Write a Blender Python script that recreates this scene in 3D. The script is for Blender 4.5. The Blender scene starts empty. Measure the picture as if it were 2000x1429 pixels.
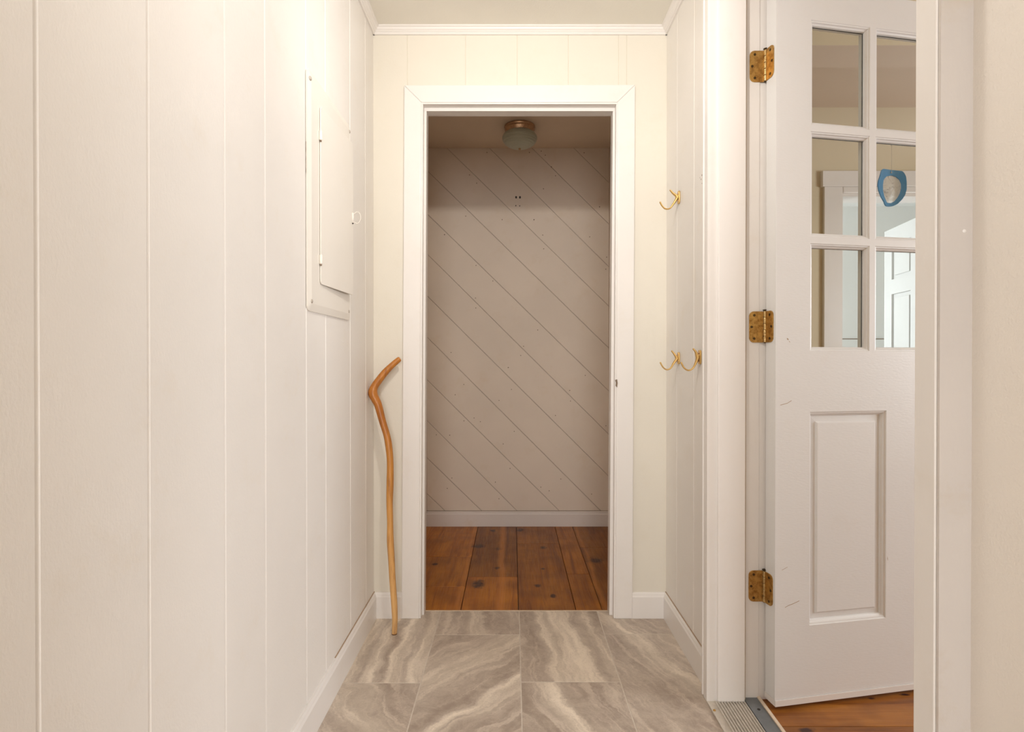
import bpy, bmesh, math, random
from mathutils import Vector, Matrix
C = bpy.context.scene
COL = C.collection
random.seed(4)

# ---------------------------------------------------------------- camera
F = 1111.0                    # focal length in pixels of the 2000 px wide frame
PITCH = math.radians(0.30)    # camera looks down a touch
CX, CY = 1001.0, 706.8
cd = bpy.data.cameras.new('camera')
cd.sensor_width = 36.0
cd.lens = F * 36.0 / 2000.0
cd.shift_x = -(CX - 1000.0) / 2000.0
cd.shift_y = -(714.5 - CY) / 2000.0
cd.clip_start = 0.02
cam = bpy.data.objects.new('camera', cd)
cam.location = (0, 0, 1.0)
cam.rotation_euler = (math.radians(90) - PITCH, 0, 0)
COL.objects.link(cam)
C.camera = cam

# ---------------------------------------------------------------- world, lights, exposure
w = bpy.data.worlds.new('World'); C.world = w; w.use_nodes = True
w.node_tree.nodes['Background'].inputs[0].default_value = (0.80, 0.90, 1.0, 1)
w.node_tree.nodes['Background'].inputs[1].default_value = 1.0
C.view_settings.view_transform = 'Standard'
C.view_settings.look = 'None'
C.view_settings.gamma = 1.0
C.view_settings.use_curve_mapping = False
C.view_settings.exposure = 1.08
C.cycles.max_bounces = 12
C.cycles.diffuse_bounces = 7
C.cycles.transparent_max_bounces = 12
C.cycles.caustics_reflective = False
C.cycles.caustics_refractive = False

def area(name, loc, rot, sx, sy, power, col):
    l = bpy.data.lights.new(name, 'AREA'); l.shape = 'RECTANGLE'
    l.size, l.size_y, l.energy, l.color = sx, sy, power, col
    o = bpy.data.objects.new(name, l); o.location = loc; o.rotation_euler = rot
    COL.objects.link(o); return o
R = math.radians
# area light added behind the camera as ambient fill for the hall
area('ambient_fill_hall', (0.03, -2.90, 1.30), (R(90), 0, 0), 0.80, 1.50, 17.5, (1.0, 0.99, 0.99))
# ceiling lamps of the hall (bulbs inside the glass bowls built below)
HALL_LAMPS = [((0.05, 0.97), 2.035, 2.3, 0.04), ((0.02, -2.2), 2.12, 5.0, 0.05)]
for (lx, ly), lz, e, r in HALL_LAMPS:
    l = bpy.data.lights.new('lamp_bulb', 'POINT'); l.energy = e; l.shadow_soft_size = r; l.color = (1.0, 0.965, 0.935)
    o = bpy.data.objects.new('lamp_bulb', l); o.location = (lx, ly, lz); COL.objects.link(o)
# extra spot added inside the pendant to brighten the end wall and closet
l = bpy.data.lights.new('forward_fill_spot', 'SPOT'); l.energy = 15.0; l.spot_size = R(125); l.spot_blend = 1.0; l.shadow_soft_size = 0.03; l.color = (1.0, 0.965, 0.93)
SPOT = Vector((0.05, 0.97, 2.035))
o = bpy.data.objects.new('forward_fill_spot', l); o.location = SPOT; o.rotation_euler = (Vector((0.06, 3.4, 1.25)) - SPOT).to_track_quat('-Z', 'Y').to_euler(); COL.objects.link(o)
# daylight through the windows of the two rooms to the right
area('window_daylight_side_room', (4.10, 0.9, 1.30), (R(90), 0, R(90)), 1.5, 1.2, 36.0, (0.97, 0.985, 1.0))
area('window_daylight_far_room', (1.26, 4.75, 1.35), (R(90), 0, R(-90)), 1.4, 1.3, 14.5, (1.0, 1.0, 1.0))

# ---------------------------------------------------------------- picture measurements -> points on real planes
def ray(px, py):
    u = (px - CX) / F; v = (CY - py) / F
    return Vector((u, math.cos(PITCH) + v * math.sin(PITCH), -math.sin(PITCH) + v * math.cos(PITCH)))
O = Vector((0, 0, 1.0))
def at_depth(px, py, Y):
    d = ray(px, py); return O + d * (Y / d.y)
def at_side(px, py, X):
    d = ray(px, py); return O + d * (X / d.x)
def at_level(px, py, z):
    d = ray(px, py); return O + d * ((z - 1.0) / d.z)

# ---------------------------------------------------------------- material helpers
def srgb(r, g, b):
    f = lambda c: (c / 255 / 12.92) if c / 255 <= 0.04045 else ((c / 255 + 0.055) / 1.055) ** 2.4
    return (f(r), f(g), f(b), 1)
class NT:
    def __init__(s, name):
        s.m = bpy.data.materials.new(name); s.m.use_nodes = True
        s.t = s.m.node_tree; s.b = s.t.nodes['Principled BSDF']
    def n(s, typ, **kw):
        nd = s.t.nodes.new(typ)
        for k, v in kw.items(): setattr(nd, k, v)
        return nd
    def l(s, a, b): s.t.links.new(a, b)
    def math(s, op, a, b=None, clamp=False):
        nd = s.n('ShaderNodeMath', operation=op); nd.use_clamp = clamp
        for i, x in enumerate((a, b)):
            if x is None: continue
            if isinstance(x, (int, float)): nd.inputs[i].default_value = x
            else: s.l(x, nd.inputs[i])
        return nd.outputs[0]
    def noise(s, vec, scale, detail=4, rough=0.55, dist=0.0):
        nd = s.n('ShaderNodeTexNoise'); nd.inputs['Scale'].default_value = scale
        nd.inputs['Detail'].default_value = detail; nd.inputs['Roughness'].default_value = rough
        nd.inputs['Distortion'].default_value = dist
        if vec is not None: s.l(vec, nd.inputs['Vector'])
        return nd.outputs['Fac']
    def mapping(s, vec, scale=(1, 1, 1), rot=(0, 0, 0), loc=(0, 0, 0)):
        nd = s.n('ShaderNodeMapping')
        nd.inputs['Scale'].default_value = scale; nd.inputs['Rotation'].default_value = rot; nd.inputs['Location'].default_value = loc
        s.l(vec, nd.inputs['Vector']); return nd.outputs[0]
    def ramp(s, fac, stops, interp='LINEAR'):
        nd = s.n('ShaderNodeValToRGB'); cr = nd.color_ramp; cr.interpolation = interp
        while len(cr.elements) > 1: cr.elements.remove(cr.elements[-1])
        cr.elements[0].position = stops[0][0]; cr.elements[0].color = stops[0][1]
        for p, c in stops[1:]:
            e = cr.elements.new(p); e.color = c
        s.l(fac, nd.inputs[0]); return nd.outputs[0]
    def mix(s, fac, a, b, blend='MIX'):
        nd = s.n('ShaderNodeMixRGB', blend_type=blend)
        for i, x in enumerate((fac, a, b)):
            if isinstance(x, (int, float)): nd.inputs[i].default_value = x
            elif isinstance(x, tuple): nd.inputs[i].default_value = x
            else: s.l(x, nd.inputs[i])
        return nd.outputs[0]
    def bump(s, h, strength, dist):
        nd = s.n('ShaderNodeBump'); nd.inputs['Strength'].default_value = strength; nd.inputs['Distance'].default_value = dist
        s.l(h, nd.inputs['Height']); s.l(nd.outputs[0], s.b.inputs['Normal'])
    def pos(s): return s.n('ShaderNodeNewGeometry').outputs['Position']
    def obj(s): return s.n('ShaderNodeTexCoord').outputs['Object']
g = lambda v: (v, v, v, 1)

def paint(name, col, rough=0.42, grain=(1, 1, 1), mottle=0.05, bump=0.12, gscale=420, stain=0.0):
    k = NT(name); p = k.pos()
    n1 = k.noise(p, 2.3, 3); n2 = k.noise(k.mapping(p, grain), gscale, 3)
    dark = tuple(c * (1 - mottle) for c in col[:3]) + (1,)
    base = k.mix(k.ramp(n1, [(0.35, g(0)), (0.68, g(1))]), col, dark)
    if stain:
        n3 = k.noise(p, 9.0, 6, 0.7)
        sc = (col[0] * 0.90, col[1] * 0.84, col[2] * 0.74, 1)
        base = k.mix(k.math('MULTIPLY', k.ramp(n3, [(0.56, g(0)), (0.72, g(1))]), stain), base, sc)
    k.l(base, k.b.inputs['Base Color'])
    k.b.inputs['Roughness'].default_value = rough
    k.bump(n2, bump, 0.0012)
    return k.m

WHITE = (0.80, 0.765, 0.715, 1)
M = {}
M['board_white'] = paint('board_white_paint', (0.81, 0.783, 0.75, 1), 0.45, (1, 1, 0.6), 0.05, 0.35, 260, 0.25)
M['board_cream'] = paint('board_cream_paint', (0.740, 0.703, 0.622, 1), 0.50, (1, 1, 0.5), 0.04, 0.25, 300, 0.15)
M['wall_smooth'] = paint('smooth_wall_paint', (0.79, 0.745, 0.69, 1), 0.6, (1, 1, 1), 0.04, 0.5, 330)
M['ceiling'] = paint('ceiling_paint', (0.79, 0.765, 0.70, 1), 0.65, (1, 1, 1), 0.05, 0.5, 260)
M['trim'] = paint('trim_gloss_paint', (0.795, 0.768, 0.745, 1), 0.32, (1, 1, 0.2), 0.03, 0.12, 200, 0.2)
M['shaded_grimy_trim'] = paint('shaded_grimy_casing_edge', (0.60, 0.56, 0.53, 1), 0.5, (1, 1, 0.4), 0.10, 0.3, 120, 0.6)  # grime, plus the shade of the camera-facing edge put into the colour
M['door'] = paint('door_paint', (0.755, 0.755, 0.755, 1), 0.36, (0.25, 1, 1), 0.03, 0.22, 260, 0.15)
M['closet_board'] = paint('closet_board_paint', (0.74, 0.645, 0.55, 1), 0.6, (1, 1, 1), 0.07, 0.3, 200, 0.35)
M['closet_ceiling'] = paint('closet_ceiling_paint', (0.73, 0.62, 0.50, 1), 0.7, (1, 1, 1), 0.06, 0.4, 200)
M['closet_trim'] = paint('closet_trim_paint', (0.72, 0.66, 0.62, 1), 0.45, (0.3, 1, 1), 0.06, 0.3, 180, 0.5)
M['panel_metal'] = paint('painted_steel', (0.79, 0.755, 0.695, 1), 0.40, (1, 1, 1), 0.03, 0.12, 200, 0.1)
M['ochre'] = paint('ochre_wall_paint', (0.64, 0.555, 0.395, 1), 0.6, (1, 1, 1), 0.04, 0.2, 200)
M['mauve'] = paint('side_room_ceiling_paint', (0.68, 0.575, 0.48, 1), 0.6, (1, 1, 1), 0.04, 0.2, 200)
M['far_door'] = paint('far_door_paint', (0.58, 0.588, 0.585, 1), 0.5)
M['cool_white'] = paint('far_room_paint', (0.82, 0.825, 0.815, 1), 0.6, (1, 1, 1), 0.03, 0.2, 200)

def simple(name, col, rough=0.5, metal=0.0):
    k = NT(name); k.b.inputs['Base Color'].default_value = col
    k.b.inputs['Roughness'].default_value = rough; k.b.inputs['Metallic'].default_value = metal
    n = k.noise(k.pos(), 60, 3)
    k.l(k.mix(k.ramp(n, [(0.3, g(0)), (0.7, g(1))]), col, tuple(c * 0.85 for c in col[:3]) + (1,)), k.b.inputs['Base Color'])
    return k.m
M['dark'] = simple('dark_gap', (0.035, 0.028, 0.022, 1), 0.8)
M['chip'] = simple('bare_chip', (0.22, 0.16, 0.11, 1), 0.8)
M['scuff'] = simple('scuff_mark', (0.42, 0.30, 0.20, 1), 0.7)
M['grout'] = simple('grout', (0.66, 0.59, 0.51, 1), 0.9)
M['backing'] = simple('backing', (0.50, 0.44, 0.38, 1), 0.9)
M['weather'] = simple('weatherstrip_tan', (0.50, 0.41, 0.30, 1), 0.7)
M['alu'] = simple('threshold_aluminium', (0.66, 0.61, 0.54, 1), 0.42, 0.25)
M['steelstrip'] = simple('grey_sill_strip', (0.20, 0.215, 0.23, 1), 0.45, 0.3)
M['palewood'] = simple('pale_wood_edge', (0.72, 0.60, 0.47, 1), 0.5)
M['thread'] = simple('clear_thread', (0.75, 0.70, 0.64, 1), 0.4)
M['screw_painted'] = simple('painted_screw', (0.50, 0.44, 0.38, 1), 0.45, 0.3)
M['blue'] = simple('blue_glazed_rim', (0.10, 0.42, 0.88, 1), 0.4)

def brass_mat(name, col, dark, rough, tarn):
    k = NT(name); p = k.pos()
    n = k.noise(p, 90, 6, 0.65); n2 = k.noise(p, 700, 3)
    k.l(k.mix(k.math('MULTIPLY', k.ramp(n, [(0.42, g(0)), (0.68, g(1))]), tarn), col, dark), k.b.inputs['Base Color'])
    k.b.inputs['Metallic'].default_value = 0.85
    k.l(k.ramp(n2, [(0.3, g(rough)), (0.7, g(rough + 0.15))]), k.b.inputs['Roughness'])
    k.bump(n2, 0.2, 0.0006)
    return k.m
M['brass_old'] = brass_mat('tarnished_brass', (0.60, 0.37, 0.115, 1), (0.27, 0.13, 0.035, 1), 0.34, 0.9)
M['brass_knuckle'] = brass_mat('worn_knuckle_brass', (0.62, 0.44, 0.20, 1), (0.22, 0.12, 0.04, 1), 0.22, 0.8)
M['brass'] = brass_mat('brushed_brass', (0.74, 0.50, 0.19, 1), (0.55, 0.33, 0.10, 1), 0.30, 0.5)
M['brass_rim'] = brass_mat('lamp_brass', (0.62, 0.42, 0.27, 1), (0.42, 0.26, 0.15, 1), 0.20, 0.6)
M['screw_dark'] = brass_mat('dark_screw', (0.10, 0.065, 0.03, 1), (0.04, 0.03, 0.02, 1), 0.4, 0.6)

# window glass
k = NT('pane_glass'); t = k.t
out = t.nodes['Material Output']; tr = k.n('ShaderNodeBsdfTransparent'); gl = k.n('ShaderNodeBsdfGlossy')
tr.inputs[0].default_value = (0.96, 0.975, 0.965, 1); gl.inputs['Roughness'].default_value = 0.015
lw = k.n('ShaderNodeLayerWeight'); lw.inputs['Blend'].default_value = 0.5
fr_fac = k.math('ADD', k.math('MULTIPLY', k.math('POWER', lw.outputs['Facing'], 4.0), 0.9), 0.045)
nb = k.n('ShaderNodeBump'); nb.inputs['Strength'].default_value = 0.05; nb.inputs['Distance'].default_value = 0.002
k.l(k.noise(k.pos(), 6, 2), nb.inputs['Height']); k.l(nb.outputs[0], gl.inputs['Normal'])
mx = k.n('ShaderNodeMixShader'); k.l(fr_fac, mx.inputs[0]); k.l(tr.outputs[0], mx.inputs[1]); k.l(gl.outputs[0], mx.inputs[2])
k.l(mx.outputs[0], out.inputs['Surface']); M['glass'] = k.m
# ribbed frosted lamp glass
k = NT('ribbed_lamp_glass')
k.b.inputs['Base Color'].default_value = (0.56, 0.60, 0.50, 1); k.b.inputs['Roughness'].default_value = 0.28
k.b.inputs['Transmission Weight'].default_value = 0.25; k.b.inputs['IOR'].default_value = 1.45
M['lampglass'] = k.m
k = NT('lit_lamp_glass'); out = k.t.nodes['Material Output']
tl = k.n('ShaderNodeBsdfTransparent'); tl.inputs[0].default_value = (0.97, 0.95, 0.91, 1)
em = k.n('ShaderNodeEmission'); em.inputs[0].default_value = (1, 0.93, 0.84, 1); em.inputs[1].default_value = 2.0
ad = k.n('ShaderNodeAddShader'); k.l(tl.outputs[0], ad.inputs[0]); k.l(em.outputs[0], ad.inputs[1]); k.l(ad.outputs[0], out.inputs['Surface'])
M['litglass'] = k.m
# translucent shell disc
k = NT('pearly_shell_glass'); p = k.pos()
n = k.noise(p, 55, 3, 0.6, 1.2)
k.l(k.ramp(n, [(0.34, (0.42, 0.41, 0.46, 1)), (0.43, (0.80, 0.80, 0.82, 1)), (0.62, (0.92, 0.92, 0.92, 1)), (0.72, (0.86, 0.85, 0.90, 1))]), k.b.inputs['Base Color'])
k.b.inputs['Roughness'].default_value = 0.3; k.b.inputs['Metallic'].default_value = 0.5; k.bump(n, 0.4, 0.004)
tb = k.n('ShaderNodeBsdfTranslucent'); tb.inputs[0].default_value = (0.9, 0.88, 0.88, 1); ms = k.n('ShaderNodeMixShader'); ms.inputs[0].default_value = 0.15
k.l(k.b.outputs[0], ms.inputs[1]); k.l(tb.outputs[0], ms.inputs[2]); 
tb2 = k.n('ShaderNodeBsdfTransparent'); ms2 = k.n('ShaderNodeMixShader'); ms2.inputs[0].default_value = 0.12
k.l(ms.outputs[0], ms2.inputs[1]); k.l(tb2.outputs[0], ms2.inputs[2]); k.l(ms2.outputs[0], k.t.nodes['Material Output'].inputs['Surface']); M['shell'] = k.m

# walking stick: varnished orange brown on top, pale towards the tip
k = NT('peeled_branch_wood'); p = k.obj()
sep = k.n('ShaderNodeSeparateXYZ'); k.l(p, sep.inputs[0])
grad = k.math('MULTIPLY', sep.outputs[2], 1.0)
gcol = k.ramp(grad, [(0.0, srgb(220, 178, 120)), (0.35, srgb(212, 158, 90)), (0.60, srgb(196, 134, 62)), (0.8, srgb(176, 108, 40)), (0.95, srgb(186, 120, 48))])
st = k.noise(k.mapping(p, (90, 90, 5)), 1.0, 5, 0.6, 0.6)
sp = k.noise(k.mapping(p, (60, 60, 22)), 1.0, 2)
c1 = k.mix(k.math('MULTIPLY', k.ramp(st, [(0.45, g(0)), (0.68, g(1))]), 0.55), gcol, srgb(132, 72, 30))
c1 = k.mix(k.ramp(sp, [(0.73, g(0)), (0.78, g(1))]), c1, srgb(70, 40, 20))
k.l(c1, k.b.inputs['Base Color']); k.b.inputs['Roughness'].default_value = 0.36; k.bump(st, 0.3, 0.002); M['stick'] = k.m
M['stick_end'] = simple('stick_end_grain', srgb(196, 130, 70), 0.6)
M['stick_tip'] = simple('worn_dark_tip', srgb(92, 62, 40), 0.8)

# pine floor boards, knots at measured places
def pine(name, knots, along_y=True, warm=1.0, sap=(), tint=(1, 1, 1, 1)):
    k = NT(name); p = k.pos()
    oi = k.n('ShaderNodeObjectInfo')
    rnd = oi.outputs['Random']
    comb = k.n('ShaderNodeCombineXYZ'); k.l(k.math('MULTIPLY', rnd, 7.0), comb.inputs[0]); k.l(k.math('MULTIPLY', rnd, 23.0), comb.inputs[1])
    va = k.n('ShaderNodeVectorMath', operation='ADD'); k.l(p, va.inputs[0]); k.l(comb.outputs[0], va.inputs[1])
    sc = (26, 1.7, 1) if along_y else (1.7, 26, 1)
    q = k.mapping(va.outputs[0], sc)
    gr = k.noise(q, 1.0, 6, 0.62, 0.9)
    fine = k.noise(k.mapping(va.outputs[0], (220, 9, 1) if along_y else (9, 220, 1)), 1.0, 3)
    blot = k.noise(va.outputs[0], 7.0, 4)
    W = lambda r, gg, b: srgb(min(255, r * warm), gg * warm, b * warm)
    col = k.ramp(gr, [(0.30, W(140, 72, 4)), (0.44, W(186, 108, 16)), (0.58, W(208, 130, 28)), (0.72, W(158, 86, 8))])
    col = k.mix(k.math('MULTIPLY', k.ramp(blot, [(0.40, g(0)), (0.66, g(1))]), 0.6), col, W(136, 72, 8))
    tone = k.ramp(rnd, [(0.0, g(0.68)), (0.5, g(0.92)), (1.0, g(1.2))])
    col = k.mix(1.0, col, tone, 'MULTIPLY')
    sepn = k.n('ShaderNodeSeparateXYZ'); k.l(p, sepn.inputs[0])
    for (x, y, rx, ry) in knots:
        dx = k.math('DIVIDE', k.math('SUBTRACT', sepn.outputs[0], x), rx)
        dy = k.math('DIVIDE', k.math('SUBTRACT', sepn.outputs[1], y), ry)
        d = k.math('ADD', k.math('MULTIPLY', dx, dx), k.math('MULTIPLY', dy, dy))
        d = k.math('ADD', d, k.math('MULTIPLY', k.math('SUBTRACT', k.noise(p, 45, 4, 0.6), 0.5), 2.6))
        core = k.ramp(d, [(0.0, g(1)), (0.55, g(0.9)), (1.2, g(0.35)), (3.0, g(0))][:4] if False else [(0.0, g(1)), (0.35, g(0.9)), (0.45, g(0.45)), (0.6, g(0.55)), (1.0, g(0))])
        col = k.mix(core, col, srgb(62, 28, 10))
    for (x0, x1) in sap:      # paler sapwood streaks
        xn = k.math('ADD', sepn.outputs[0], k.math('MULTIPLY', k.math('SUBTRACT', k.noise(k.mapping(p, (3, 2.2, 1)), 1.0, 3), 0.5), 0.05))
        a = k.ramp(k.math('MULTIPLY', k.math('SUBTRACT', xn, x0), 60.0), [(0, g(0)), (1, g(1))]); b = k.ramp(k.math('MULTIPLY', k.math('SUBTRACT', x1, xn), 60.0), [(0, g(0)), (1, g(1))])
        col = k.mix(k.math('MULTIPLY', k.math('MULTIPLY', a, b), 0.42), col, srgb(214, 138, 60))
    col = k.mix(1.0, col, tint, 'MULTIPLY')
    k.l(col, k.b.inputs['Base Color'])
    k.l(k.ramp(fine, [(0.3, g(0.32)), (0.7, g(0.50))]), k.b.inputs['Roughness'])
    k.bump(fine, 0.25, 0.001)
    return k.m

# ---------------------------------------------------------------- mesh helpers
def link(name, bm, mat, parent=None, smooth=False, bevel=0.0, sharp=30):
    bmesh.ops.recalc_face_normals(bm, faces=bm.faces)
    if bevel > 0:
        es = [e for e in bm.edges if len(e.link_faces) == 2 and e.calc_face_angle(0) > R(sharp)]
        bmesh.ops.bevel(bm, geom=es, offset=bevel, segments=2, profile=0.6, affect='EDGES', clamp_overlap=True)
    me = bpy.data.meshes.new(name); bm.to_mesh(me); bm.free()
    if smooth:
        for p in me.polygons: p.use_smooth = True
    me.materials.append(mat)
    o = bpy.data.objects.new(name, me); COL.objects.link(o)
    if parent is not None: o.parent = parent
    return o
def box(bm, x0, x1, y0, y1, z0, z1):
    vs = [bm.verts.new((x, y, z)) for x in (x0, x1) for y in (y0, y1) for z in (z0, z1)]
    for f in ((0, 1, 3, 2), (4, 6, 7, 5), (0, 4, 5, 1), (2, 3, 7, 6), (0, 2, 6, 4), (1, 5, 7, 3)):
        bm.faces.new([vs[i] for i in f])
def prism(bm, pts, vec):
    vec = Vector(vec); a = [bm.verts.new(p) for p in pts]; b = [bm.verts.new(Vector(p) + vec) for p in pts]
    bm.faces.new(a); bm.faces.new(b[::-1])
    for i in range(len(a)):
        j = (i + 1) % len(a); bm.faces.new((a[j], a[i], b[i], b[j]))
def B(*boxes):
    bm = bmesh.new()
    for b in boxes: box(bm, *b)
    return bm
def P(pts, vec):
    bm = bmesh.new(); prism(bm, pts, vec); return bm
def lathe(bm, prof, n=48, c=(0, 0, 0)):
    rings = []
    for r, z in prof:
        if r < 1e-6: rings.append([bm.verts.new((c[0], c[1], c[2] + z))])
        else: rings.append([bm.verts.new((c[0] + r * math.cos(2 * math.pi * i / n), c[1] + r * math.sin(2 * math.pi * i / n), c[2] + z)) for i in range(n)])
    for a, b in zip(rings, rings[1:]):
        for i in range(n):
            j = (i + 1) % n
            if len(a) == 1 and len(b) == 1: continue
            if len(a) == 1: bm.faces.new((a[0], b[i], b[j]))
            elif len(b) == 1: bm.faces.new((a[i], b[0], a[j]))
            else: bm.faces.new((a[i], b[i], b[j], a[j]))
def tube(bm, pts, rad, n=12, flat=None, caps=True):
    """swept round (or flattened) bar through points; rad may be a list"""
    pts = [Vector(p) for p in pts]; N = len(pts)
    if not isinstance(rad, (list, tuple)): rad = [rad] * N
    ref = Vector(flat[0]) if flat else Vector((0.31, 0.9, 0.12))
    rings = []
    for i, p in enumerate(pts):
        t = (pts[min(i + 1, N - 1)] - pts[max(i - 1, 0)]).normalized()
        u = (ref - t * ref.dot(t)).normalized(); v = t.cross(u)
        ku = flat[1] if flat else 1.0
        rings.append([bm.verts.new(p + (u * math.cos(2 * math.pi * j / n) * ku + v * math.sin(2 * math.pi * j / n)) * rad[i]) for j in range(n)])
    for a, b in zip(rings, rings[1:]):
        for j in range(n):
            q = (j + 1) % n; bm.faces.new((a[j], a[q], b[q], b[j]))
    if caps: bm.faces.new(rings[0][::-1]); bm.faces.new(rings[-1])
    return rings
def catmull(pts, sub=6):
    out = []; N = len(pts)
    for i in range(N - 1):
        p = [Vector(pts[max(0, min(N - 1, i + d))]) for d in (-1, 0, 1, 2)]
        for s in range(sub):
            t = s / sub
            out.append(0.5 * ((2 * p[1]) + (p[2] - p[0]) * t + (2 * p[0] - 5 * p[1] + 4 * p[2] - p[3]) * t * t + (3 * p[1] - 3 * p[2] + p[3] - p[0]) * t ** 3))
    out.append(Vector(pts[-1])); return out
def empty(name, loc=(0, 0, 0)):
    o = bpy.data.objects.new(name, None); o.location = loc; o.empty_display_size = 0.05; COL.objects.link(o); return o
def under(child, parent):
    """parent keeping the child's world placement (parents here are only translated)"""
    child.parent = parent; child.matrix_parent_inverse = Matrix.Translation(-Vector(parent.location)); return child
def tag(o, label=None, cat=None, group=None, kind=None):
    if label: o['label'] = label
    if cat: o['category'] = cat
    if group: o['group'] = group
    if kind: o['kind'] = kind
    return o
def struct(o, label, cat): return tag(o, label, cat, kind='structure')

# ---------------------------------------------------------------- dimensions
XL, XR = -0.537, 0.595        # faces of the hall's side walls
YB = 2.200                    # face of the hall's end wall
CE = 2.275                    # hall ceiling
YT = 2.253                    # where the tile stops under the doorway
YC = 3.408                    # closet back wall
CXL, CXR = -0.515, 0.578      # closet side walls
YREAR = -3.0

# ---------------------------------------------------------------- hall floor: travertine look tiles
TAUPE, TAUPE2, CREAM, CREAM2, BROWN = (0.50, 0.42, 0.355, 1), (0.40, 0.325, 0.27, 1), (0.83, 0.73, 0.61, 1), (0.69, 0.60, 0.50, 1), (0.26, 0.20, 0.155, 1)
def tile_mat(name, ang, stops, cx, cy, seed, amp=0.10):
    """veins run across direction `ang`; stops = (distance in m from the tile centre, colour)"""
    k = NT(name); p = k.pos()
    sh = k.mapping(p, (1, 1, 1), (0, 0, 0), (-cx, -cy, 0))
    rt = k.mapping(sh, (1, 1, 1), (0, 0, -ang))
    sep = k.n('ShaderNodeSeparateXYZ'); k.l(rt, sep.inputs[0])
    off = k.mapping(p, (1, 1, 1), (0, 0, 0), (seed * 3.7, seed * 1.3, 0))
    big = k.noise(off, 3.2, 2, 0.5); mid = k.noise(off, 11, 5, 0.62); fine = k.noise(off, 70, 5, 0.7)
    d = k.math('ADD', sep.outputs[0], k.math('MULTIPLY', k.math('SUBTRACT', big, 0.5), amp * 1.9))
    d = k.math('ADD', d, k.math('MULTIPLY', k.math('SUBTRACT', mid, 0.5), amp * 0.75))
    d = k.math('ADD', d, k.math('MULTIPLY', k.math('SUBTRACT', fine, 0.5), 0.02))
    fac = k.math('ADD', k.math('MULTIPLY', d, 1.25), 0.5)
    col = k.ramp(fac, [(max(0, min(1, s * 1.25 + 0.5)), c) for s, c in stops])
    # thin parallel sediment lines and cloudy grain that follow the veins
    cv = k.n('ShaderNodeCombineXYZ'); k.l(k.math('MULTIPLY', d, 34.0), cv.inputs[0]); k.l(k.math('MULTIPLY', sep.outputs[1], 3.0), cv.inputs[1]); cv.inputs[2].default_value = seed
    ln = k.noise(cv.outputs[0], 1.0, 6, 0.72)
    col = k.mix(k.math('MULTIPLY', k.ramp(ln, [(0.40, g(0)), (0.60, g(1))]), 0.42), col, BROWN)
    col = k.mix(k.math('MULTIPLY', k.ramp(ln, [(0.36, g(1)), (0.50, g(0))]), 0.38), col, CREAM)
    cl = k.noise(off, 17, 7, 0.74, 0.5)
    col = k.mix(k.math('MULTIPLY', k.ramp(cl, [(0.42, g(0)), (0.64, g(1))]), 0.36), col, CREAM2)
    sp = k.noise(off, 130, 4, 0.7)
    col = k.mix(k.math('MULTIPLY', k.ramp(sp, [(0.52, g(0)), (0.66, g(1))]), 0.22), col, BROWN)
    k.l(col, k.b.inputs['Base Color'])
    k.l(k.ramp(mid, [(0.3, g(0.36)), (0.7, g(0.50))]), k.b.inputs['Roughness'])
    k.bump(fine, 0.15, 0.001)
    return k.m
floor = struct(link('floor', B((XL - 0.01, 0.60, YREAR, YT, -0.03, -0.0004)), M['grout']), 'grey-brown veined stone tile floor of the hall', 'floor')
TX = [-0.588, -0.2835, 0.0262, 0.3345, 0.648]
TL = 0.614
colY = [1.752, 2.059, 1.757, 2.065]
A_, B_, C_, D_ = TAUPE, TAUPE2, CREAM, CREAM2
VEINS = {  # (column, row from the doorway): (angle, stops, amp)
    (0, 0): (R(-4), [(-0.16, A_), (-0.12, D_), (-0.095, C_), (-0.07, D_), (-0.05, A_), (-0.015, C_), (0.0, A_), (0.02, B_), (0.04, C_), (0.06, D_), (0.09, A_), (0.12, C_), (0.16, A_)], 0.06),
    (0, 1): (R(35), [(-0.30, A_), (-0.16, D_), (-0.10, B_), (0.02, A_), (0.09, D_), (0.2, B_), (0.3, A_)], 0.10),
    (1, 0): (R(12), [(-0.15, A_), (-0.05, A_), (0.0, D_), (0.03, B_), (0.15, A_)], 0.08),
    (1, 1): (R(-42), [(-0.35, B_), (-0.20, A_), (-0.10, D_), (-0.03, A_), (0.03, B_), (0.055, A_), (0.072, C_), (0.085, C_), (0.10, A_), (0.115, D_), (0.135, A_), (0.3, B_)], 0.085),
    (2, 0): (R(8), [(-0.16, A_), (-0.11, B_), (-0.085, A_), (-0.065, C_), (-0.03, D_), (-0.01, C_), (0.05, C_), (0.09, A_), (0.12, D_), (0.16, B_)], 0.075),
    (2, 1): (R(22), [(-0.30, A_), (-0.20, D_), (-0.13, A_), (-0.06, B_), (-0.01, A_), (0.02, C_), (0.05, C_), (0.07, A_), (0.16, B_), (0.3, A_)], 0.09),
    (3, 0): (R(30), [(-0.15, A_), (-0.09, C_), (-0.05, A_), (0.02, B_), (0.15, A_)], 0.08),
    (3, 1): (R(24), [(-0.30, B_), (-0.12, A_), (0.00, B_), (0.06, D_), (0.085, C_), (0.10, A_), (0.2, D_), (0.3, B_)], 0.07),
}
gap = 0.0016
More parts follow.
